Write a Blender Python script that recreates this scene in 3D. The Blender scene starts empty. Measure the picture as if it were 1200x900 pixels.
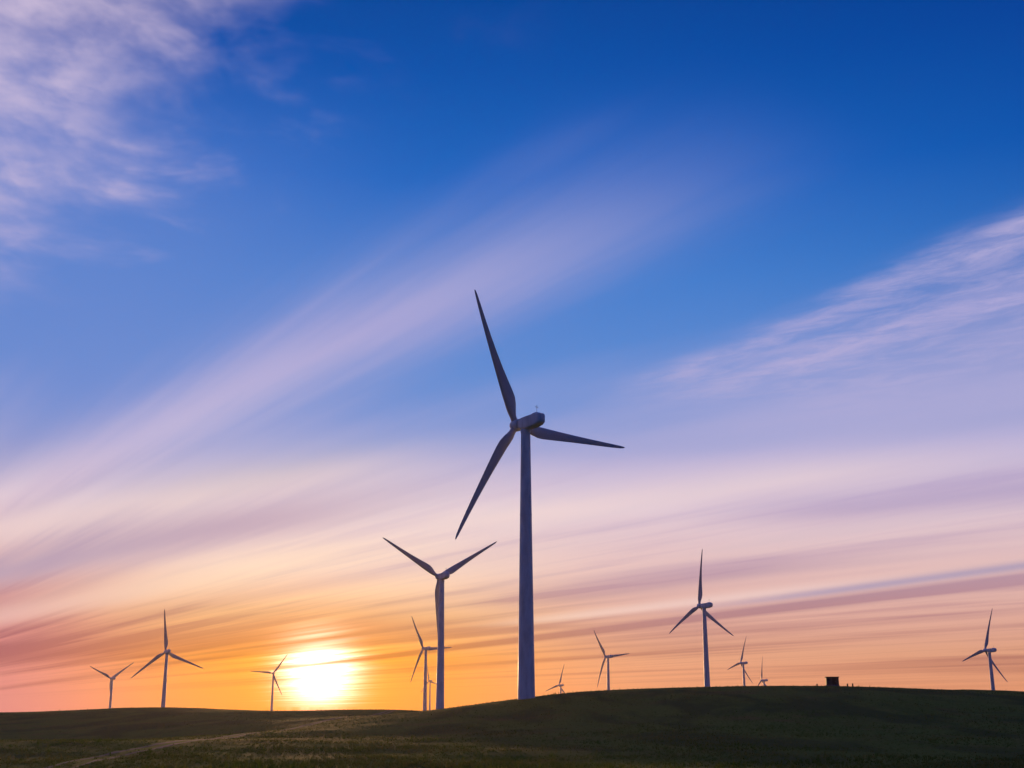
import bpy, bmesh, math, random
import numpy as np
from mathutils import Matrix, Vector

R = math.radians
scene = bpy.context.scene
COL = scene.collection
random.seed(7)
np.random.seed(7)


def lin(r, g, b):
    def f(c):
        c /= 255.0
        return c / 12.92 if c <= 0.04045 else ((c + 0.055) / 1.055) ** 2.4
    return (f(r), f(g), f(b), 1.0)


# ------------------------------------------------------------------ camera
cam_d = bpy.data.cameras.new('camera')
cam = bpy.data.objects.new('camera', cam_d)
COL.objects.link(cam)
cam.location = (0, 0, 0)                      # eye level is z = 0
cam.rotation_euler = (R(90 + 15.3), 0, 0)
cam_d.sensor_width = 36
cam_d.lens = 42.54
cam_d.clip_start = 0.5
cam_d.clip_end = 30000
scene.camera = cam

# ------------------------------------------------------------------ render look
scene.view_settings.view_transform = 'Standard'
scene.view_settings.look = 'None'
scene.view_settings.exposure = 0
scene.view_settings.gamma = 1
scene.view_settings.use_curve_mapping = False
scene.cycles.use_denoising = True
scene.cycles.max_bounces = 5
scene.cycles.volume_bounces = 1

SUN_EL, SUN_AZ = 1.9, -8.8                    # degrees; azimuth from +Y, east positive
sun_dir = Vector((math.sin(R(SUN_AZ)) * math.cos(R(SUN_EL)), math.cos(R(SUN_AZ)) * math.cos(R(SUN_EL)), math.sin(R(SUN_EL))))


# ------------------------------------------------------------------ node helpers
class V:
    """a value socket (or number) with arithmetic"""
    nt = None

    def __init__(self, s):
        self.s = s

    @classmethod
    def m(cls, op, *args, clamp=False):
        n = cls.nt.nodes.new('ShaderNodeMath')
        n.operation = op
        n.use_clamp = clamp
        for i, a in enumerate(args):
            a = a.s if isinstance(a, V) else a
            if isinstance(a, (int, float)):
                n.inputs[i].default_value = a
            else:
                cls.nt.links.new(a, n.inputs[i])
        return V(n.outputs[0])

    def __add__(self, o): return V.m('ADD', self, o)
    __radd__ = __add__
    def __sub__(self, o): return V.m('SUBTRACT', self, o)
    def __rsub__(self, o): return V.m('SUBTRACT', o, self)
    def __mul__(self, o): return V.m('MULTIPLY', self, o)
    __rmul__ = __mul__
    def __truediv__(self, o): return V.m('DIVIDE', self, o)
    def __pow__(self, o): return V.m('POWER', self, o)


def vmax(a, b): return V.m('MAXIMUM', a, b)
def vmin(a, b): return V.m('MINIMUM', a, b)
def clamp(a): return V.m('ADD', a, 0.0, clamp=True)
def expn(a): return V.m('EXPONENT', a)
def gauss(a): return expn(0.0 - a * a)


def sstep(lo, hi, x):
    """smooth step; lo may exceed hi for a falling edge"""
    n = V.nt.nodes.new('ShaderNodeMapRange')
    n.interpolation_type = 'SMOOTHSTEP'
    fall = lo > hi
    n.inputs['From Min'].default_value = min(lo, hi)
    n.inputs['From Max'].default_value = max(lo, hi)
    n.inputs['To Min'].default_value = 1.0 if fall else 0.0
    n.inputs['To Max'].default_value = 0.0 if fall else 1.0
    V.nt.links.new(x.s, n.inputs['Value'])
    return V(n.outputs[0])


def xyz(x, y, z=0.0):
    n = V.nt.nodes.new('ShaderNodeCombineXYZ')
    for i, a in enumerate((x, y, z)):
        a = a.s if isinstance(a, V) else a
        if isinstance(a, (int, float)):
            n.inputs[i].default_value = a
        else:
            V.nt.links.new(a, n.inputs[i])
    return n.outputs[0]


def noise(vec, scale, detail=3.0, rough=0.5, dist=0.0):
    n = V.nt.nodes.new('ShaderNodeTexNoise')
    n.inputs['Scale'].default_value = scale
    n.inputs['Detail'].default_value = detail
    n.inputs['Roughness'].default_value = rough
    n.inputs['Distortion'].default_value = dist
    V.nt.links.new(vec, n.inputs['Vector'])
    return V(n.outputs['Fac'])


def ramp(fac, stops, interp='LINEAR'):
    n = V.nt.nodes.new('ShaderNodeValToRGB')
    n.color_ramp.interpolation = interp
    els = n.color_ramp.elements
    while len(els) < len(stops):
        els.new(0.5)
    for e, (p, c) in zip(els, stops):
        e.position = p
    for e, (p, c) in zip(els, stops):
        e.color = c
    V.nt.links.new(fac.s, n.inputs['Fac'])
    return n.outputs['Color']


def mixc(fac, a, b, mode='MIX'):
    n = V.nt.nodes.new('ShaderNodeMix')
    n.data_type = 'RGBA'
    n.blend_type = mode
    n.clamp_result = False
    for i, x in ((0, fac), (6, a), (7, b)):
        x = x.s if isinstance(x, V) else x
        if isinstance(x, (int, float)):
            n.inputs[i].default_value = x
        elif isinstance(x, tuple):
            n.inputs[i].default_value = x
        else:
            V.nt.links.new(x, n.inputs[i])
    return n.outputs[2]


# ------------------------------------------------------------------ sky
def build_world():
    w = bpy.data.worlds.new('World')
    scene.world = w
    w.use_nodes = True
    nt = w.node_tree
    V.nt = nt
    nt.nodes.clear()
    out = nt.nodes.new('ShaderNodeOutputWorld')
    bg = nt.nodes.new('ShaderNodeBackground')
    STR = 0.1
    w.cycles.sampling_method = 'MANUAL'
    w.cycles.sample_map_resolution = 512
    bg.inputs['Strength'].default_value = STR
    nt.links.new(bg.outputs[0], out.inputs[0])
    tc = nt.nodes.new('ShaderNodeTexCoord')
    sep = nt.nodes.new('ShaderNodeSeparateXYZ')
    nt.links.new(tc.outputs['Generated'], sep.inputs[0])
    x, y, z = (V(sep.outputs[i]) for i in range(3))
    el = V.m('ARCSINE', z) * (180 / math.pi)
    az = V.m('ARCTAN2', x, y) * (180 / math.pi)
    cs = clamp(x * sun_dir.x + y * sun_dir.y + z * sun_dir.z)
    S = V.m('ARCCOSINE', vmin(cs, 0.9999999)) * (180 / math.pi)

    # clear air
    sky = nt.nodes.new('ShaderNodeTexSky')
    sky.sky_type = 'NISHITA'
    sky.sun_disc = False
    sky.sun_elevation = R(SUN_EL)
    sky.sun_rotation = R(SUN_AZ)
    sky.altitude = 80
    sky.air_density = 1.0
    sky.dust_density = 1.5
    sky.ozone_density = 3.0

    def c10(*rgb):
        c = lin(*rgb)
        return (c[0] / STR, c[1] / STR, c[2] / STR, 1.0)

    blue = ramp(clamp(el * (1 / 40)), [
        (0.10, c10(190, 182, 205)), (0.20, c10(150, 166, 214)), (0.29, c10(118, 149, 212)), (0.39, c10(94, 140, 211)),
        (0.50, c10(66, 126, 206)), (0.62, c10(18, 102, 194)), (0.75, c10(0, 84, 176)), (0.90, c10(0, 68, 152))])
    # the sky deepens away from the sun
    deep = sstep(22.0, 48.0, S)
    blue = mixc(deep, blue, (0.22, 0.62, 0.76, 1.0), 'MULTIPLY')
    blue = mixc(sstep(-2.0, -22.0, az) * sstep(31.0, 22.0, el) * 0.5, blue, c10(112, 138, 208))
    air = mixc(sstep(14.0, 4.0, el) * 0.5 + 0.02, blue, sky.outputs[0])

    # cloud sheets: a direction meets a flat sheet at (x/z, y/z); parallel streaks then fan out in perspective
    zc = vmax(z, 0.006)
    frames = {}

    def along(phi):
        if phi not in frames:
            c, s = math.cos(R(phi)), math.sin(R(phi))
            frames[phi] = ((y * c - x * s) / zc, (x * c + y * s) / zc)
        return frames[phi]

    # streaky veil of cirrostratus: log coordinates keep the streaks in proportion towards the horizon
    U, W = along(31.0)
    lw = V.m('LOGARITHM', vmax(W + 0.7, 0.02), math.e)
    lu = V.m('LOGARITHM', vmax(U, 0.02), math.e)
    s1 = noise(xyz(lu * 0.9, lw * 4.2 + lu * 0.5), 1.0, 2, 0.5)
    s2 = noise(xyz(lu * 1.6 + 7.3, lw * 12.0 + lu * 0.8, 3.1), 1.0, 3, 0.55)
    s3 = noise(xyz(lu * 3.0 + 2.0, lw * 40.0, 9.1), 1.0, 2, 0.55)
    n2, n3 = s2 - 0.5, s3 - 0.5

    def streak(phi, v0, hw, u_far=None, u_near=None, rag=0.5, soft=1.0):
        """one streak of cloud: centre line v = v0 running along u, ragged by the shared noise"""
        u, v = along(phi)
        d = (v - v0) * (1 / hw) + (n2 * 1.6 + n3 * 0.8) * rag
        g = gauss(d * soft)
        if u_far is not None:
            g = g * sstep(u_far[0], u_far[1], u)
        if u_near is not None:
            g = g * sstep(u_near[0], u_near[1], u)
        return g

    veil = sstep(17.0, 8.6, el - az * 0.085 + (s1 - 0.5) * 6.0 + n2 * 2.0)
    b1 = streak(37.2, 1.57, 0.20, u_near=(1.1, 2.8), rag=0.5, soft=0.95)
    b2 = streak(41.2, 1.38, 0.05, u_far=(1.9, 1.5), u_near=(1.2, 1.5), rag=0.4)
    gap = streak(44.2, 2.78, 0.20, u_near=(2.2, 2.9), u_far=(5.5, 4.2), rag=0.5)
    gap2 = streak(58.0, 3.55, 0.26, u_far=(1.9, 0.9), rag=0.5)

    # combed and rippled wisps to the right
    u3, v3 = along(28.0)
    rip = noise(xyz(u3 * 4.2 + v3 * 2.0, v3 * 7.0 + u3 * 1.2), 1.3, 6, 0.70, 0.5)
    rip2 = noise(xyz(u3 * 1.3, v3 * 2.6), 1.0, 3, 0.6)
    zone = sstep(1.97, 2.12, v3 + (rip2 - 0.5) * 0.30 + (rip - 0.5) * 0.12) * sstep(3.6, 2.4, v3) * sstep(3.5, 2.6, u3)
    wisps = zone * clamp(sstep(0.38, 0.70, rip) * 0.62 + sstep(0.42, 0.72, rip2) * 0.35 + 0.22)
    c1 = streak(27.7, 2.08, 0.08, u_far=(3.3, 2.7), rag=0.9) * (sstep(0.2, 0.65, rip) * 0.7 + 0.3)
    c2 = streak(32.3, 2.52, 0.11, u_far=(3.4, 2.6), rag=0.9) * (sstep(0.2, 0.65, rip) * 0.6 + 0.4)

    under = sstep(1.98, 2.75, v3 + (rip2 - 0.5) * 0.35) * sstep(5.2, 2.6, u3) * (0.35 + 0.65 * sstep(0.9, 2.1, u3))

    # mottled bank, upper left
    px, py = x / zc, y / zc
    dline = (px + 0.28) * -0.83 + (py - 1.56) * -0.558
    p1 = noise(xyz(px, py * 0.8), 3.6, 4, 0.55, 0.3)
    p2 = noise(xyz(px + p1 * 0.12, py * 0.8, 4.0), 11.0, 4, 0.52)
    bank = sstep(-0.10, 0.40, dline + (p1 - 0.5) * 0.9) * (sstep(0.28, 0.72, p2) * 0.52 + 0.44 + sstep(0.25, 0.6, dline) * 0.2)
    bank = bank * sstep(3.1, 2.5, py + (p1 - 0.5) * 1.0)
    strip = sstep(0.52, 0.72, p1) * sstep(-0.45, 0.1, dline) * sstep(0.35, 0.7, p2) * sstep(3.0, 2.2, py)
    bank = clamp(bank + strip * 0.22)

    high = clamp(under * 0.42 + b1 * 0.92 + b2 * 0.04 + wisps * 0.48 + c1 * 0.40 + c2 * 0.34 + bank * 0.95)
    veil = veil * (1.0 - gap * 0.55) * (1.0 - gap2 * 0.25)
    mv2 = streak(64.9, 4.41, 0.24, u_far=(2.1, 1.1), rag=0.3)
    veil = veil * (1.0 - mv2 * 0.30)
    veil = clamp(veil * (0.80 + s2 * 0.35))
    veil = vmax(veil, sstep(8.5, 4.0, el))

    # what the cloud scatters back: warm by the sun, pink and lilac away from it
    ef = clamp(el * (1 / 30))
    near = ramp(ef, [(0.005, c10(255, 140, 0)), (0.05, c10(255, 150, 4)), (0.085, c10(252, 162, 34)), (0.15, c10(248, 198, 132)),
                     (0.22, c10(245, 220, 198)), (0.32, c10(236, 221, 224)), (0.5, c10(200, 194, 226)), (1.0, c10(206, 188, 216))])
    away = ramp(ef, [(0.005, c10(234, 150, 108)), (0.04, c10(224, 150, 112)), (0.09, c10(222, 160, 130)), (0.15, c10(222, 172, 160)),
                     (0.22, c10(228, 192, 190)), (0.31, c10(222, 201, 214)), (0.40, c10(186, 178, 216)), (0.6, c10(170, 166, 214)), (1.0, c10(206, 190, 218))])
    # eastwards (away to the right) the low cloud is more orange, to the left more rose
    tilt = sstep(-22.0, -6.0, az)
    rose = mixc(sstep(8.0, 2.5, el) * (1.0 - tilt) * 0.9, away, c10(198, 118, 138))
    warm = expn(0.0 - V.m('POWER', S * (1 / 10.5), 2.7))
    cloud = mixc(warm, rose, near)

    col = mixc(high, air, cloud)
    col = mixc(veil, col, cloud)

    # thin dark strands seen edge-on low in the veil
    d1 = streak(26.0, 7.56, 0.32, u_far=(30.0, 22.0), rag=0.08)
    mv1 = streak(53.2, 5.77, 0.46, u_far=(3.3, 2.2), rag=0.3)
    mv3 = streak(30.5, 5.89, 0.38, u_far=(11.0, 9.0), u_near=(5.2, 7.0), rag=0.3)
    br1 = streak(49.0, 4.75, 0.36, u_far=(5.0, 3.8), u_near=(1.3, 2.6), rag=0.35)
    br2 = streak(31.8, 7.33, 0.32, u_far=(13.0, 10.5), u_near=(5.0, 8.0), rag=0.2)
    bl1 = streak(48.8, 3.21, 0.32, u_near=(2.8, 4.4), rag=0.4)
    bl2 = streak(39.4, 4.03, 0.46, u_near=(5.0, 8.0), rag=0.4)
    d2 = streak(26.3, 6.92, 0.22, u_far=(11.0, 7.5), rag=0.08)
    d3 = streak(44.1, 3.45, 0.45, u_near=(3.2, 6.0), rag=0.5)
    d4 = streak(34.6, 4.2, 0.32, u_near=(5.5, 8.0), u_far=(14.0, 11.0), rag=0.5)
    d5 = streak(41.7, 7.9, 1.7, u_near=(8.0, 12.5), rag=0.6)
    d6 = streak(28.7, 5.95, 0.40, u_near=(11.0, 17.0), rag=0.4)
    low = sstep(13.0, 7.0, el) * sstep(0.5, 2.2, el)
    strands = clamp(sstep(0.47, 0.66, s1) * 0.62 + sstep(0.47, 0.68, s2) * 0.58 + sstep(0.48, 0.8, s3) * 0.22) * low
    bright = clamp(br1 * 0.8 + br2 * 0.9 + bl1 * 0.8 + bl2 * 0.7)
    dark = clamp(strands * 0.8 * (1.0 - bright) * (1.0 - sstep(0.5, 2.2, streak(26.3, 6.6, 1.2, u_far=(13.0, 8.0), rag=0.0) * 2.2) * 0.7) + d1 * 1.5 + mv1 * 0.8 + mv3 * 0.7 + d4 * 0.5 + d5 * 0.9 + d6 * 0.5)
    shade = mixc(sstep(1.0, 7.0, el), (0.56, 0.44, 0.55, 1.0), (0.66, 0.64, 0.84, 1.0))
    shaded = mixc(1.0, col, shade, 'MULTIPLY')
    col = mixc(dark, col, shaded)
    col = mixc(bright * 0.52, col, mixc(warm, c10(244, 218, 214), c10(252, 226, 190)))
    col = mixc(d2 * 0.75, col, c10(164, 152, 184))
    col = mixc(d3 * 0.85, col, c10(178, 158, 182))

    # the sun burning through the veil, with its aureole
    cut = 1.0 - clamp(d1 * 0.9 + d6 * 0.8 + strands * 0.5)
    Se = V.m('SQRT', (el - SUN_EL) * (el - SUN_EL) * 1.25 + (az - SUN_AZ) * (az - SUN_AZ) * 0.85)
    Sr = vmax(Se + n2 * 1.5 + n3 * 0.9, 0.0)
    aur = expn(0.0 - V.m('POWER', Sr * (1 / 1.95), 1.8))
    wide = expn(0.0 - V.m('POWER', Se * (1 / 5.5), 1.5))
    core = expn(0.0 - V.m('POWER', Sr * (1 / 1.32), 2.2))

    def addc(a, fac, rgb):
        n = nt.nodes.new('ShaderNodeVectorMath')
        n.operation = 'SCALE'
        n.inputs[0].default_value = rgb
        nt.links.new(fac.s, n.inputs['Scale'])
        m = nt.nodes.new('ShaderNodeVectorMath')
        nt.links.new(a, m.inputs[0])
        nt.links.new(n.outputs[0], m.inputs[1])
        return m.outputs[0]

    col = addc(col, wide * (0.6 + cut * 0.4), (1.8, 0.30, 0.0))
    col = addc(col, aur * (0.35 + cut * 0.65), (6.0, 2.3, 0.0))
    col = addc(col, core * (0.15 + cut * 0.85), (30.0, 28.0, 26.0))

    # below the horizon the air is dim
    col = mixc(sstep(-0.2, -4.0, el), col, (0.25, 0.16, 0.12, 1.0))
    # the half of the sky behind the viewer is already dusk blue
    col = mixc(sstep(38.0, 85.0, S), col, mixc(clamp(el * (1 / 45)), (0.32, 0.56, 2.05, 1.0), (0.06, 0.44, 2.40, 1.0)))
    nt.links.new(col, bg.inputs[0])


build_world()


# ------------------------------------------------------------------ light
sun_d = bpy.data.lights.new('sun', 'SUN')
sun_d.energy = 2.6
sun_d.angle = R(0.5)
sun_d.color = (1.0, 0.55, 0.24)
sun = bpy.data.objects.new('sun', sun_d)
COL.objects.link(sun)
sun.rotation_euler = (-sun_dir).to_track_quat('-Z', 'Y').to_euler()


# ------------------------------------------------------------------ terrain heights
# survey points of the rolling hills (x, y, height against eye level)
CTRL = np.array([(-38.0, 660.6, -1.27),(-92.6, 1330.2, -4.88),(-198.5, 3020.2, 5.76),(-326.9, 1173.2, -16.00),(-571.4, 1780.3, -23.39),(-412.1,
    2147.8, -4.32),(91.0, 2329.3, -20.22),(118.7, 1533.6, -4.25),(134.9, 861.4, 0.27),(333.5, 1789.8, -1.55),(425.4, 2103.4, -17.46),(437.4, 1134.4,
    -16.69),(-211.7, 518.4, 1.34),(-193.0, 525.7, -0.62),(-170.9, 533.3, 4.12),(-150.7, 539.3, 3.60),(-128.7, 539.9, 2.80),(-102.0, 535.4, 0.91),(-59.8,
    516.6, 1.33),(-32.6, 478.9, 3.29),(-23.9, 439.4, -0.89),(-10.5, 384.9, 0.49),(3.5, 345.0, 3.58),(14.2, 344.7, 7.90),(26.6, 354.0, 5.92),(39.7, 362.8,
    6.90),(58.3, 370.4, 7.62),(83.7, 370.7, 7.96),(98.2, 372.3, 9.33),(108.9, 379.7, 6.01),(155.8, 496.1, 6.51),(191.1, 526.4, 12.93),(201.8, 522.4,
    9.40),(212.5, 518.1, 8.96),(-292.2, 477.7, -1.28),(-246.3, 502.9, -0.03),(249.9, 501.2, 7.57),(293.0, 477.2, 5.00),(-272.4, 666.5, -9.00),(-211.0,
    688.4, -9.00),(-144.2, 705.4, -7.00),(-87.4, 755.0, -7.00),(-13.1, 479.8, -2.00),(19.2, 469.6, -1.00),(52.0, 477.2, 0.00),(93.7, 491.1, 1.00),(126.8,
    483.6, 2.00),(287.5, 703.5, -9.00),(218.2, 728.0, -8.00),(-69.6, 171.4, -3.14),(-60.9, 180.0, -3.42),(-54.8, 197.5, -3.62),(-37.4, 92.7,
    -4.03),(-30.4, 100.5, -4.18),(-21.8, 107.8, -4.34),(-11.5, 114.4, -4.61),(0.0, 118.0, -4.75),(11.8, 117.4, -4.73),(23.3, 115.7, -4.66),(34.2, 112.9,
    -4.55),(43.0, 106.6, -4.30),(-49.8, 245.0, -2.90),(-46.2, 377.2, -0.51),(-88.0, 431.1, -0.02),(-26.6, 218.4, -4.29),(-6.2, 229.9, -2.57),(16.3, 239.4,
    -1.11),(41.9, 246.5, -0.34),(65.6, 241.2, -0.33),(84.0, 224.8, -1.04),(146.2, 404.4, 4.24),(92.8, 210.4, -1.66),(-81.4, 160.5, -3.36),(-45.0, 89.3,
    -3.88),(49.5, 98.2, -4.27),(-109.5, 268.5, -8.50),(-94.8, 284.6, -8.00),(-81.4, 299.1, -6.00),(0.0, 0.0, -1.70),(40.0, 20.0, -2.20),(-40.0, 20.0,
    -2.20),(0.0, 40.0, -2.60),(0.0, -60.0, -2.50),(80.0, -40.0, -4.00),(-80.0, -40.0, -4.00),(0.0, -300.0, -8.00),(300.0, -250.0, -10.00),(-300.0, -250.0,
    -10.00),(500.0, 100.0, -8.00),(-500.0, 100.0, -9.00),(700.0, 500.0, -6.00),(-700.0, 500.0, -8.00),(0.0, 4000.0, -30.00),(1368.1, 3758.8,
    -30.00),(2571.2, 3064.2, -30.00),(3464.1, 2000.0, -30.00),(3939.2, 694.6, -30.00),(3939.2, -694.6, -30.00),(3464.1, -2000.0, -30.00),(2571.2, -3064.2,
    -30.00),(1368.1, -3758.8, -30.00),(0.0, -4000.0, -30.00),(-1368.1, -3758.8, -30.00),(-2571.2, -3064.2, -30.00),(-3464.1, -2000.0, -30.00),(-3939.2,
    -694.6, -30.00),(-3939.2, 694.6, -30.00),(-3464.1, 2000.0, -30.00),(-2571.2, 3064.2, -30.00),(-1368.1, 3758.8, -30.00)])


def kern(d):
    return np.sqrt(d * d + 400.0)


def solve_heights():
    D = np.hypot(CTRL[:, None, 0] - CTRL[None, :, 0], CTRL[:, None, 1] - CTRL[None, :, 1])
    n = len(CTRL)
    A = np.zeros((n + 1, n + 1))
    A[:n, :n] = kern(D) - np.eye(n) * 12.0
    A[:n, n] = 1
    A[n, :n] = 1
    return np.linalg.solve(A, np.r_[CTRL[:, 2], 0])


WTS = solve_heights()


def value_noise(x, y, seed):
    """smooth lattice noise in -1..1"""
    def h(i, j):
        v = np.sin(i * 127.1 + j * 311.7 + seed * 74.7) * 43758.5453
        return (v - np.floor(v)) * 2 - 1
    i, j = np.floor(x), np.floor(y)
    fx, fy = x - i, y - j
    fx, fy = fx * fx * (3 - 2 * fx), fy * fy * (3 - 2 * fy)
    return (h(i, j) * (1 - fx) + h(i + 1, j) * fx) * (1 - fy) + (h(i, j + 1) * (1 - fx) + h(i + 1, j + 1) * fx) * fy


def height(x, y):
    x = np.asarray(x, float)
    y = np.asarray(y, float)
    z = np.full(x.shape, WTS[-1])
    for (cx, cy, _), wi in zip(CTRL, WTS[:-1]):
        z = z + wi * kern(np.hypot(x - cx, y - cy))
    far = np.clip(np.hypot(x, y) / 60.0, 0, 1)
    z = z + far * (value_noise(x / 41 + 3.3, y / 41, 1) * 0.16 + value_noise(x / 17, y / 17, 2) * 0.10 + value_noise(x / 6.3, y / 6.3, 3) * 0.06)
    return z


def axis_points(parts):
    out = []
    for a, b, step in parts:
        out.append(np.arange(a, b, step))
    return np.concatenate(out + [np.array([parts[-1][1]])])


GX = axis_points([(-4000, -1600, 160), (-1600, -600, 40), (-600, -320, 10), (-320, 320, 2.5), (320, 600, 10), (600, 1600, 40), (1600, 4000, 160)])
GY = axis_points([(-4000, -400, 200), (-400, 40, 20), (40, 700, 2.5), (700, 1300, 15), (1300, 2400, 50), (2400, 4000, 160)])
MX, MY = np.meshgrid(GX, GY)
GZ = height(MX, MY)


def ground_z(x, y):
    """height of the ground sheet itself (between its grid points)"""
    x, y = np.asarray(x, float), np.asarray(y, float)
    i = np.clip(np.searchsorted(GX, x) - 1, 0, len(GX) - 2)
    j = np.clip(np.searchsorted(GY, y) - 1, 0, len(GY) - 2)
    fx = (x - GX[i]) / (GX[i + 1] - GX[i])
    fy = (y - GY[j]) / (GY[j + 1] - GY[j])
    return (GZ[j, i] * (1 - fx) + GZ[j, i + 1] * fx) * (1 - fy) + (GZ[j + 1, i] * (1 - fx) + GZ[j + 1, i + 1] * fx) * fy


def np_mesh(name, co, faces, smooth=True):
    me = bpy.data.meshes.new(name)
    co = np.asarray(co, np.float32)
    faces = np.asarray(faces, np.int32)
    k = faces.shape[1]
    me.vertices.add(len(co))
    me.vertices.foreach_set('co', co.ravel())
    me.loops.add(faces.size)
    me.loops.foreach_set('vertex_index', faces.ravel())
    me.polygons.add(len(faces))
    me.polygons.foreach_set('loop_start', np.arange(0, faces.size, k, dtype=np.int32))
    me.polygons.foreach_set('use_smooth', np.full(len(faces), smooth))
    me.update()
    me.validate()
    return me


def link(name, me, mat, parent=None):
    o = bpy.data.objects.new(name, me)
    COL.objects.link(o)
    if mat and not me.materials:
        me.materials.append(mat)
    o.parent = parent
    return o


# ------------------------------------------------------------------ materials
def material(name):
    m = bpy.data.materials.new(name)
    m.use_nodes = True
    V.nt = m.node_tree
    return m, m.node_tree, m.node_tree.nodes['Principled BSDF']


def geo_pos(nt):
    return nt.nodes.new('ShaderNodeNewGeometry').outputs['Position']


def scaled(nt, vec, sx, sy, sz):
    n = nt.nodes.new('ShaderNodeVectorMath')
    n.operation = 'MULTIPLY'
    nt.links.new(vec, n.inputs[0])
    n.inputs[1].default_value = (sx, sy, sz)
    return n.outputs[0]


def ground_mat():
    m, nt, b = material('hill_grass')
    p = geo_pos(nt)
    flat = scaled(nt, p, 1, 1, 0)
    big = noise(flat, 0.018, 3, 0.55)
    mid = noise(scaled(nt, p, 1, 0.55, 0), 0.11, 5, 0.6, 0.3)
    small = noise(flat, 0.9, 5, 0.65)
    patch = noise(scaled(nt, p, 1, 0.35, 0), 0.05, 4, 0.6, 0.5)
    green = mixc(small, (0.042, 0.078, 0.008, 1), (0.112, 0.165, 0.020, 1))
    straw = mixc(small, (0.062, 0.052, 0.013, 1), (0.150, 0.122, 0.036, 1))
    dry = sstep(0.48, 0.70, mid * 0.55 + big * 0.45)
    c = mixc(dry * 0.8, green, straw)
    c = mixc(sstep(0.45, 0.62, patch) * 0.75, c, mixc(small, (0.016, 0.034, 0.006, 1), (0.045, 0.075, 0.014, 1)))
    nt.links.new(c, b.inputs['Base Color'])
    b.inputs['Roughness'].default_value = 1.0
    b.inputs['Specular IOR Level'].default_value = 0.05
    bump = nt.nodes.new('ShaderNodeBump')
    bump.inputs['Strength'].default_value = 0.6
    bump.inputs['Distance'].default_value = 0.35
    nt.links.new((small * 0.7 + mid * 0.6).s, bump.inputs['Height'])
    nt.links.new(bump.outputs[0], b.inputs['Normal'])
    return m


def tuft_mat():
    m, nt, b = material('grass_blades')
    p = geo_pos(nt)
    big = noise(scaled(nt, p, 1, 1, 0), 0.03, 3, 0.55)
    fine = noise(p, 1.4, 3, 0.6)
    c = mixc(sstep(0.40, 0.72, big * 0.5 + fine * 0.5), (0.058, 0.112, 0.012, 1), (0.165, 0.145, 0.042, 1))
    nt.links.new(c, b.inputs['Base Color'])
    b.inputs['Roughness'].default_value = 0.8
    b.inputs['Specular IOR Level'].default_value = 0.1
    tr = nt.nodes.new('ShaderNodeBsdfTranslucent')             # blades let the low light through
    nt.links.new(c, tr.inputs['Color'])
    mx = nt.nodes.new('ShaderNodeMixShader')
    mx.inputs[0].default_value = 0.45
    nt.links.new(b.outputs[0], mx.inputs[1])
    nt.links.new(tr.outputs[0], mx.inputs[2])
    nt.links.new(mx.outputs[0], nt.nodes['Material Output'].inputs['Surface'])
    return m


def dirt_mat():
    m, nt, b = material('packed_dirt')
    p = geo_pos(nt)
    c = mixc(noise(p, 0.8, 5, 0.65), (0.045, 0.042, 0.018, 1), (0.105, 0.088, 0.046, 1))
    nt.links.new(c, b.inputs['Base Color'])
    b.inputs['Roughness'].default_value = 0.95
    return m


def paint_mat(name, rgb, rough=0.45, wear=0.12, scale=0.5):
    m, nt, b = material(name)
    tcn = nt.nodes.new('ShaderNodeTexCoord')
    n = noise(scaled(nt, tcn.outputs['Object'], 1, 1, 0.25), scale, 5, 0.6)
    dark = tuple(c * (1 - wear * 2) for c in rgb) + (1,)
    c = mixc(sstep(0.35, 0.7, n), tuple(rgb) + (1,), dark)
    nt.links.new(c, b.inputs['Base Color'])
    nt.links.new((n * 0.25 + (rough - 0.12)).s, b.inputs['Roughness'])
    return m


M_GROUND, M_TUFT, M_DIRT = ground_mat(), tuft_mat(), dirt_mat()
M_WHITE = paint_mat('white_turbine_paint', (0.78, 0.79, 0.81), 0.45, 0.14)
M_BLADE = paint_mat('blade_gelcoat', (0.52, 0.53, 0.55), 0.4, 0.08)
M_STEEL = paint_mat('galvanised_steel', (0.32, 0.33, 0.34), 0.5)
M_HUT = paint_mat('dark_hut_paint', (0.055, 0.048, 0.052), 0.7, 0.2, 2.0)
M_HUTROOF = paint_mat('hut_roof_felt', (0.018, 0.018, 0.020), 0.85, 0.15, 3.0)
M_CONC = paint_mat('plinth_concrete', (0.20, 0.18, 0.20), 0.9, 0.2, 2.0)
M_POST = paint_mat('weathered_timber', (0.09, 0.07, 0.055), 0.9, 0.25, 4.0)

# ------------------------------------------------------------------ ground
nx, ny = len(GX), len(GY)
idx = np.arange(nx * ny).reshape(ny, nx)
quads = np.stack([idx[:-1, :-1], idx[:-1, 1:], idx[1:, 1:], idx[1:, :-1]], -1).reshape(-1, 4)
ground = link('ground', np_mesh('ground', np.stack([MX, MY, GZ], -1).reshape(-1, 3), quads), M_GROUND)
ground['kind'] = 'structure'
ground['label'] = 'rolling grassy hills in evening shade'

# dirt track: two ruts climbing the slope on the left
TRACK = [(-21.7, 45.1), (-34.7, 92.2), (-41.0, 126.5), (-44.6, 163.6), (-48.2, 206.4), (-50.8, 249.9), (-51.1, 295.6), (-50.5, 346.3), (-46.9, 432.5), (-42.2, 518.0)]


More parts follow.
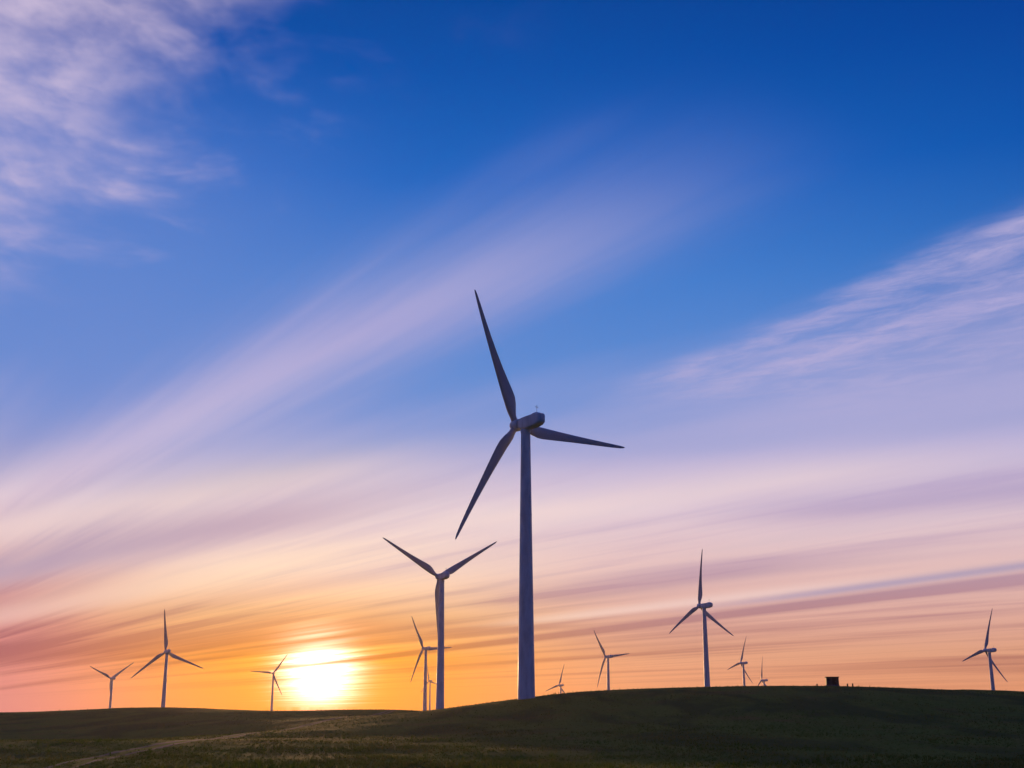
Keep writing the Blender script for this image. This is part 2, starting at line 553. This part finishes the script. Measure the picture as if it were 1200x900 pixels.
def resample(pts, step):
    pts = np.array(pts, float)
    # Catmull-Rom
    P = np.vstack([2 * pts[0] - pts[1], pts, 2 * pts[-1] - pts[-2]])
    out = []
    for k in range(1, len(P) - 2):
        n = max(2, int(np.linalg.norm(P[k + 1] - P[k]) / step))
        t = np.linspace(0, 1, n, endpoint=False)[:, None]
        out.append(0.5 * (2 * P[k] + (P[k + 1] - P[k - 1]) * t + (2 * P[k - 1] - 5 * P[k] + 4 * P[k + 1] - P[k + 2]) * t ** 2
                          + (-P[k - 1] + 3 * P[k] - 3 * P[k + 1] + P[k + 2]) * t ** 3))
    return np.vstack(out)


line = resample(TRACK, 1.2)
tan = np.gradient(line, axis=0)
tan /= np.linalg.norm(tan, axis=1)[:, None]
nrm = np.stack([tan[:, 1], -tan[:, 0]], -1)
co, fc = [], []
for side in (-1.0, 1.0):
    k = np.arange(len(line))
    wob = value_noise(k / 9.0, k * 0 + side, 5) * 0.18
    wid = 0.27 + value_noise(k / 4.0, k * 0 + side * 7, 6) * 0.15 + np.clip((line[:, 1] - 120) / 60, 0, 1) * 0.16
    base = len(co)
    for e in (-1, -0.4, 0.4, 1):
        q = line + nrm * (side * 1.0 + wob + e * wid)[:, None]
        zz = ground_z(q[:, 0], q[:, 1]) + (0.012 if abs(e) == 1 else 0.04)
        co.extend(np.column_stack([q, zz]).tolist())
    n = len(line)
    for e in range(3):
        for k in range(n - 1):
            a = base + e * n + k
            fc.append((a, a + n, a + n + 1, a + 1))
track = link('dirt_track', np_mesh('dirt_track', co, fc), M_DIRT)
track['kind'] = 'structure'
track['label'] = 'twin rutted dirt track climbing the left slope'

# grass standing on the slopes that can be seen
N_TUFT = 290000
az = R(1) * np.random.uniform(-30, 30, N_TUFT)
dd = np.exp(np.random.uniform(math.log(28), math.log(640), N_TUFT))
tx, ty = np.sin(az) * dd, np.cos(az) * dd
keep = value_noise(tx / 7, ty / 7, 11) + value_noise(tx / 2.1, ty / 2.1, 12) * 0.6 > np.random.uniform(-1.4, 0.8, N_TUFT)
dtr = np.full(N_TUFT, 9.0)
for q in line[::3]:
    dtr = np.minimum(dtr, np.hypot(tx - q[0], ty - q[1]))
keep &= (dtr > np.where(ty > 150, 2.0, 1.5)) | ((dtr < 0.62) & (ty < 150))
keep &= np.hypot(tx - 3.8, ty - 329.4) > 3.2
keep &= np.hypot(tx - 91.3, ty - 355.0) > 3.2
tx, ty = tx[keep], ty[keep]
tz = ground_z(tx, ty)
n = len(tx)
hgt = np.where(np.random.rand(n) < 0.04, np.random.uniform(0.35, 0.75, n), np.random.uniform(0.10, 0.30, n)) * (0.8 + 0.5 * value_noise(tx / 12, ty / 12, 13))
co = np.zeros((n, 3, 3, 3))
for k in range(3):
    a = np.random.uniform(0, 2 * math.pi, n)
    ox, oy = np.cos(a), np.sin(a)
    wd = np.random.uniform(0.03, 0.09, n)
    off = np.random.uniform(-0.12, 0.12, (2, n))
    lean = np.random.uniform(-0.14, 0.14, (2, n))
    h = hgt * np.random.uniform(0.6, 1.1, n)
    co[:, k, 0] = np.column_stack([tx + off[0] - ox * wd, ty + off[1] - oy * wd, tz - 0.05])
    co[:, k, 1] = np.column_stack([tx + off[0] + ox * wd, ty + off[1] + oy * wd, tz - 0.05])
    co[:, k, 2] = np.column_stack([tx + off[0] + lean[0], ty + off[1] + lean[1], tz + h])
grass = link('grass', np_mesh('grass', co.reshape(-1, 3), np.arange(n * 9).reshape(-1, 3), False), M_TUFT)
grass['kind'] = 'stuff'
grass['label'] = 'short rough grass covering the hillside'


# ------------------------------------------------------------------ wind turbines
HUB_H, OVERHANG, TILT, BLADE_R, BEND = 74.0, 4.2, 4.0, 40.0, 2.7


def loft(rings, cap=True):
    """rings: list of equal-length lists of points -> vertices, faces"""
    k = len(rings[0])
    vs = [p for r in rings for p in r]
    fs = []
    for i in range(len(rings) - 1):
        for j in range(k):
            a, b = i * k + j, i * k + (j + 1) % k
            fs.append((a, b, b + k, a + k))
    if cap:
        fs.append(tuple(range(k - 1, -1, -1)))
        fs.append(tuple((len(rings) - 1) * k + j for j in range(k)))
    return vs, fs


def py_mesh(name, parts, sharp=35):
    me = bpy.data.meshes.new(name)
    vs, fs = [], []
    for v, f in parts:
        o = len(vs)
        vs += [tuple(p) for p in v]
        fs += [tuple(i + o for i in q) for q in f]
    me.from_pydata(vs, [], fs)
    bm = bmesh.new()
    bm.from_mesh(me)
    bmesh.ops.recalc_face_normals(bm, faces=bm.faces)
    for f in bm.faces:
        f.smooth = True
    for e in bm.edges:
        e.smooth = not (len(e.link_faces) == 2 and e.calc_face_angle(0) > R(sharp))
    bm.to_mesh(me)
    bm.free()
    return me


def circle(r, z, n=40):
    return [(r * math.cos(2 * math.pi * i / n), r * math.sin(2 * math.pi * i / n), z) for i in range(n)]


def tower_mesh():
    def rad(z):
        t = max(0.0, z) / 72.0
        return 2.30 - 1.0 * t ** 0.95
    rings = []
    for z in (-4.0, 0.0, 8, 16):
        rings.append(circle(rad(z), z))
    for zf in (24.0, 48.0):                       # section flanges
        rings += [circle(rad(zf), zf - 0.16), circle(rad(zf) + 0.07, zf - 0.12), circle(rad(zf) + 0.07, zf + 0.12), circle(rad(zf), zf + 0.16)]
        rings += [circle(rad(zf + q), zf + q) for q in (8, 16)]
    rings += [circle(rad(71.0), 71.0), circle(1.42, 71.05), circle(1.42, 72.0)]
    return py_mesh('tower', [loft(rings)])


def rounded_rect(w, zb, zt, y, r, n=4):
    out = []
    for cx, cz, a0 in ((w / 2 - r, zt - r, 0), (-w / 2 + r, zt - r, 90), (-w / 2 + r, zb + r, 180), (w / 2 - r, zb + r, 270)):
        for i in range(n + 1):
            a = R(a0 + 90 * i / n)
            out.append((cx + r * math.cos(a), y, cz + r * math.sin(a)))
    return out


def box(x0, x1, y0, y1, z0, z1):
    v = [(x0, y0, z0), (x1, y0, z0), (x1, y1, z0), (x0, y1, z0), (x0, y0, z1), (x1, y0, z1), (x1, y1, z1), (x0, y1, z1)]
    return v, [(0, 3, 2, 1), (4, 5, 6, 7), (0, 1, 5, 4), (1, 2, 6, 5), (2, 3, 7, 6), (3, 0, 4, 7)]


def nacelle_mesh():
    # y runs towards the rotor; z against tower base
    st = [(2.25, 2.1, 72.9, 75.0, 0.8), (1.9, 2.5, 72.6, 75.25, 0.6), (0.6, 2.8, 72.15, 75.4, 0.5), (-1.5, 2.95, 71.98, 75.5, 0.5), (-4.0, 2.95, 72.05, 75.6, 0.5),
          (-6.0, 2.85, 72.4, 75.65, 0.55), (-6.8, 2.6, 72.75, 75.5, 0.6), (-7.1, 2.1, 73.1, 75.2, 0.6)]
    return py_mesh('nacelle', [loft([rounded_rect(w, zb, zt, y, r) for y, w, zb, zt, r in st])], 40)


def cooler_mesh():
    rings = [rounded_rect(1.7, 75.3, z, y, 0.1) for y, z in ((-3.6, 75.72), (-4.0, 75.9), (-5.6, 75.93), (-5.9, 75.76))]
    return py_mesh('roof_hatch', [loft(rings)], 40)


def mast_mesh():
    def tube(x, y, z0, z1, r):
        return loft([[(x + px, y + py, z) for px, py, _ in circle(r, 0, 8)] for z in (z0, z1)])
    ps = [tube(0.0, -4.9, 75.85, 77.9, 0.05), box(-0.4, 0.4, -4.93, -4.87, 77.45, 77.5)]
    for x, z0 in ((0.0, 77.85), (-0.4, 77.5), (0.4, 77.5)):
        ps.append(loft([[(x + px, -4.9 + py, z0 + z) for px, py, _ in circle(r, 0, 8)] for z, r in ((0, 0.04), (0.03, 0.11), (0.14, 0.11), (0.18, 0.03))]))
    return py_mesh('wind_mast', ps)


def hub_mesh():
    # spinner about local Y, origin at the rotor centre
    prof = [(-1.75, 1.25), (-1.70, 1.55), (-1.2, 1.72), (0.0, 1.78), (0.7, 1.66), (1.3, 1.36), (1.75, 0.92), (2.0, 0.45), (2.08, 0.08)]
    rings = [[(r * math.cos(a), y, r * math.sin(a)) for a in [2 * math.pi * i / 32 for i in range(32)]] for y, r in prof]
    return py_mesh('hub', [loft(rings)])


def blade_mesh():
    """blade along +Z from the rotor centre; the rotor axis is Y, chord lies near X"""
    stn = [(1.2, 1.85, 0, 1.0), (2.6, 1.85, 0, 1.0), (4.0, 2.15, 16, 0.78), (5.6, 2.80, 15, 0.52), (7.6, 3.20, 13, 0.36), (9.5, 3.18, 11, 0.29), (12.5, 2.85, 8.5, 0.25),
           (16.5, 2.42, 6, 0.22), (21, 2.0, 4, 0.20), (26, 1.62, 2.5, 0.18), (31, 1.28, 1.4, 0.17), (35.5, 0.98, 0.6, 0.16), (38.4, 0.70, 0.2, 0.15), (39.6, 0.42, 0, 0.14), (40.0, 0.14, 0, 0.14)]
    stn = [(r, ch * (1.0 if r < 3 else 1.14), tw, th) for r, ch, tw, th in stn]
    n = 18
    rings = []
    for r, ch, tw, th in stn:
        mix_c = max(0.0, min(1.0, (th - 0.36) / 0.64))           # 1 = round root
        ring = []
        for i in range(n):
            a = 2 * math.pi * i / n
            cx, cy = 0.5 * math.cos(a), 0.5 * math.sin(a)          # unit circle section
            xx = 0.5 + 0.5 * math.cos(a)                           # aerofoil section: 0 = nose, 1 = tail
            yt = 2.6 * (0.2969 * math.sqrt(xx) - 0.126 * xx - 0.3516 * xx ** 2 + 0.2843 * xx ** 3 - 0.1036 * xx ** 4)
            ax, ay = xx - 0.30, math.copysign(yt, math.sin(a)) * 2 * th if abs(math.sin(a)) > 1e-6 else 0.0
            px = (cx * mix_c + ax * (1 - mix_c)) * ch
            py = cy * ch * mix_c + ay * ch * (1 - mix_c)
            t = R(tw + 2)
            X, Y = px * math.cos(t) - py * math.sin(t), px * math.sin(t) + py * math.cos(t)
            ring.append((X, -Y - BEND * (r / BLADE_R) ** 2, r))
        rings.append(ring)
    return py_mesh('blade', [loft(rings)], 60)


def thing(name, label, cat, loc, rz=0.0, group=None):
    o = bpy.data.objects.new(name, None)
    COL.objects.link(o)
    o.empty_display_size = 1
    o.location = loc
    o.rotation_euler = (0, 0, rz)
    o['label'] = label
    o['category'] = cat
    if group:
        o['group'] = group
    return o


proto = thing('wind_turbine', '', 'wind turbine', (0, 0, 0), 0, 'wind turbines on the hills')
link('tower', tower_mesh(), M_WHITE, proto)
nac = link('nacelle', nacelle_mesh(), M_WHITE, proto)
link('roof_hatch', cooler_mesh(), M_WHITE, nac)
link('wind_mast', mast_mesh(), M_STEEL, nac)
rotor_c = Vector((0, OVERHANG * math.cos(R(TILT)), HUB_H))
tilt_m = Matrix.Translation(rotor_c) @ Matrix.Rotation(R(TILT), 4, 'X')
hub = link('hub', hub_mesh(), M_WHITE, proto)
hub.matrix_local = tilt_m
bl = blade_mesh()
for k in range(3):
    link('blade', bl, M_BLADE, proto)


def copy_tree(o, parent=None):
    c = o.copy()
    COL.objects.link(c)
    c.parent = parent
    for ch in list(o.children):
        copy_tree(ch, c)
    return c


# x, y, base height, heading of the rotor, blade phase, label
TURBINES = [
    (3.8, 329.4, 4.88, 39.0, -28.4, 'tallest white wind turbine, its thick tower rising from the grassy crest'),
    (-38.0, 660.6, -1.27, 29.3, -62.2, 'second tallest wind turbine, two blades raised in a wide V above its tower'),
    (-92.6, 1330.2, -4.88, 46.9, -34.2, 'slim wind turbine partly hidden behind the tower of the V-bladed turbine'),
    (-198.5, 3020.2, 5.76, 45.7, -16.7, 'tiny distant wind turbine squeezed between two taller towers beside the V-bladed one'),
    (-326.9, 1173.2, -16.0, 32.8, -8.7, 'dark wind turbine on the left hill with one blade straight up'),
    (-571.4, 1780.3, -23.39, 48.1, -66.5, 'small Y-shaped wind turbine at the far left end of the hill'),
    (-412.1, 2147.8, -4.32, 18.9, 34.7, 'small wind turbine against the orange glow beside the setting sun'),
    (91.0, 2329.3, -20.22, 42.8, 13.0, 'tiny wind turbine peeping over the slope just right of the thickest tower'),
    (118.7, 1533.6, -4.25, 39.9, -37.7, 'mid-sized wind turbine on the slope with one blade pointing level to the right'),
    (134.9, 861.4, 0.27, 41.2, -1.2, 'white wind turbine on the right hill, tallest of those right of the main turbine'),
    (333.5, 1789.8, -1.55, 46.9, 14.5, 'small wind turbine between the tall right-hill turbine and a half-sunk one'),
    (425.4, 2103.4, -17.46, 52.9, -3.6, 'half-sunk wind turbine whose hub barely clears the hill crest'),
    (437.4, 1134.4, -16.69, 34.7, 14.2, 'lone wind turbine beyond the dark hut, near the right end of the ridge'),
]
for i, (bx, by, bz, psi, ph, lab) in enumerate(TURBINES):
    t = proto if i == 0 else copy_tree(proto)
    t.location = (bx, by, bz)
    t.rotation_euler = (0, 0, R(psi))
    t['label'] = lab
    blades = [c for c in t.children if c.name.split('.')[0] == 'blade']
    for k, b in enumerate(blades):
        b.matrix_local = tilt_m @ Matrix.Rotation(R(ph + 120 * k), 4, 'Y')


# ------------------------------------------------------------------ hut and posts on the right-hand crest
hx, hy = 91.1, 354.5
hz = float(min(ground_z(hx - 2, hy - 1.4), ground_z(hx + 2, hy - 1.4)))
hut = thing('equipment_hut', 'small dark flat-roofed hut standing on the grassy crest', 'hut', (hx, hy, hz), R(-8))
hut.scale = (0.92, 0.92, 0.90)
link('plinth', py_mesh('plinth', [box(-2.0, 2.0, -1.5, 1.5, -0.8, 0.42)]), M_CONC, hut)
wall = link('wall', py_mesh('wall', [box(-1.88, 1.88, -1.38, 1.38, 0.42, 2.66)]), M_HUT, hut)


def bevel(me, w):
    bm = bmesh.new()
    bm.from_mesh(me)
    bmesh.ops.bevel(bm, geom=list(bm.edges), offset=w, segments=2, affect='EDGES', profile=0.5)
    bm.to_mesh(me)
    bm.free()


roof_me = py_mesh('roof', [box(-2.05, 2.05, -1.55, 1.55, 2.66, 2.92)])
bevel(roof_me, 0.07)
link('roof', roof_me, M_HUTROOF, hut)
door = link('door', py_mesh('door', [box(-0.02, 0.98, -1.425, -1.382, 0.46, 2.42), box(-0.10, -0.02, -1.44, -1.382, 0.42, 2.50), box(0.98, 1.06, -1.44, -1.382, 0.42, 2.50),
                                     box(-0.02, 0.98, -1.44, -1.382, 2.42, 2.50)]), M_HUTROOF, hut)
link('handle', py_mesh('handle', [box(0.80, 0.86, -1.49, -1.425, 1.35, 1.55)]), M_STEEL, door)
link('vent', py_mesh('vent', [box(-1.5, -0.7, -1.40, -1.382, 1.75, 2.25)] + [box(-1.46, -0.74, -1.43, -1.40, 1.79 + 0.09 * k, 1.84 + 0.09 * k) for k in range(5)]), M_HUTROOF, hut)

for px_, py_, hh, lab in ((87.0, 355.5, 0.6, 'short wooden post standing alone to the left of the dark hut'),
                          (95.1, 353.4, 0.75, 'short wooden post right of the dark hut, the closer one to its wall'),
                          (96.5, 353.1, 0.85, 'short wooden post right of the dark hut, outer one of the pair')):
    z0 = float(ground_z(px_, py_))
    me = py_mesh('short_post', [loft([[(x * q, y * q, z) for x, y in ((-.17, -.17), (.17, -.17), (.17, .17), (-.17, .17))] for z, q in ((-0.5, 1.0), (hh - 0.08, 0.95), (hh, 0.6))])])
    o = link('short_post', me, M_POST)
    o.location = (px_, py_, z0)
    o['label'] = lab
    o['category'] = 'post'
    o['group'] = 'short posts beside the hut'

# ------------------------------------------------------------------ evening haze
hz_me = py_mesh('haze', [box(-4150, 4150, -4150, 4150, float(GZ.min()) - 1.0, 126.0)])
hm = bpy.data.materials.new('evening_haze')
hm.use_nodes = True
nt = hm.node_tree
nt.nodes.clear()
vo = nt.nodes.new('ShaderNodeVolumePrincipled')
vo.inputs['Color'].default_value = (0.95, 0.78, 0.62, 1)
vo.inputs['Density'].default_value = 2.6e-5
vo.inputs['Anisotropy'].default_value = 0.7
oo = nt.nodes.new('ShaderNodeOutputMaterial')
nt.links.new(vo.outputs[0], oo.inputs['Volume'])
haze = link('haze', hz_me, hm)
haze['kind'] = 'stuff'
haze['label'] = 'thin warm evening haze over the hills'
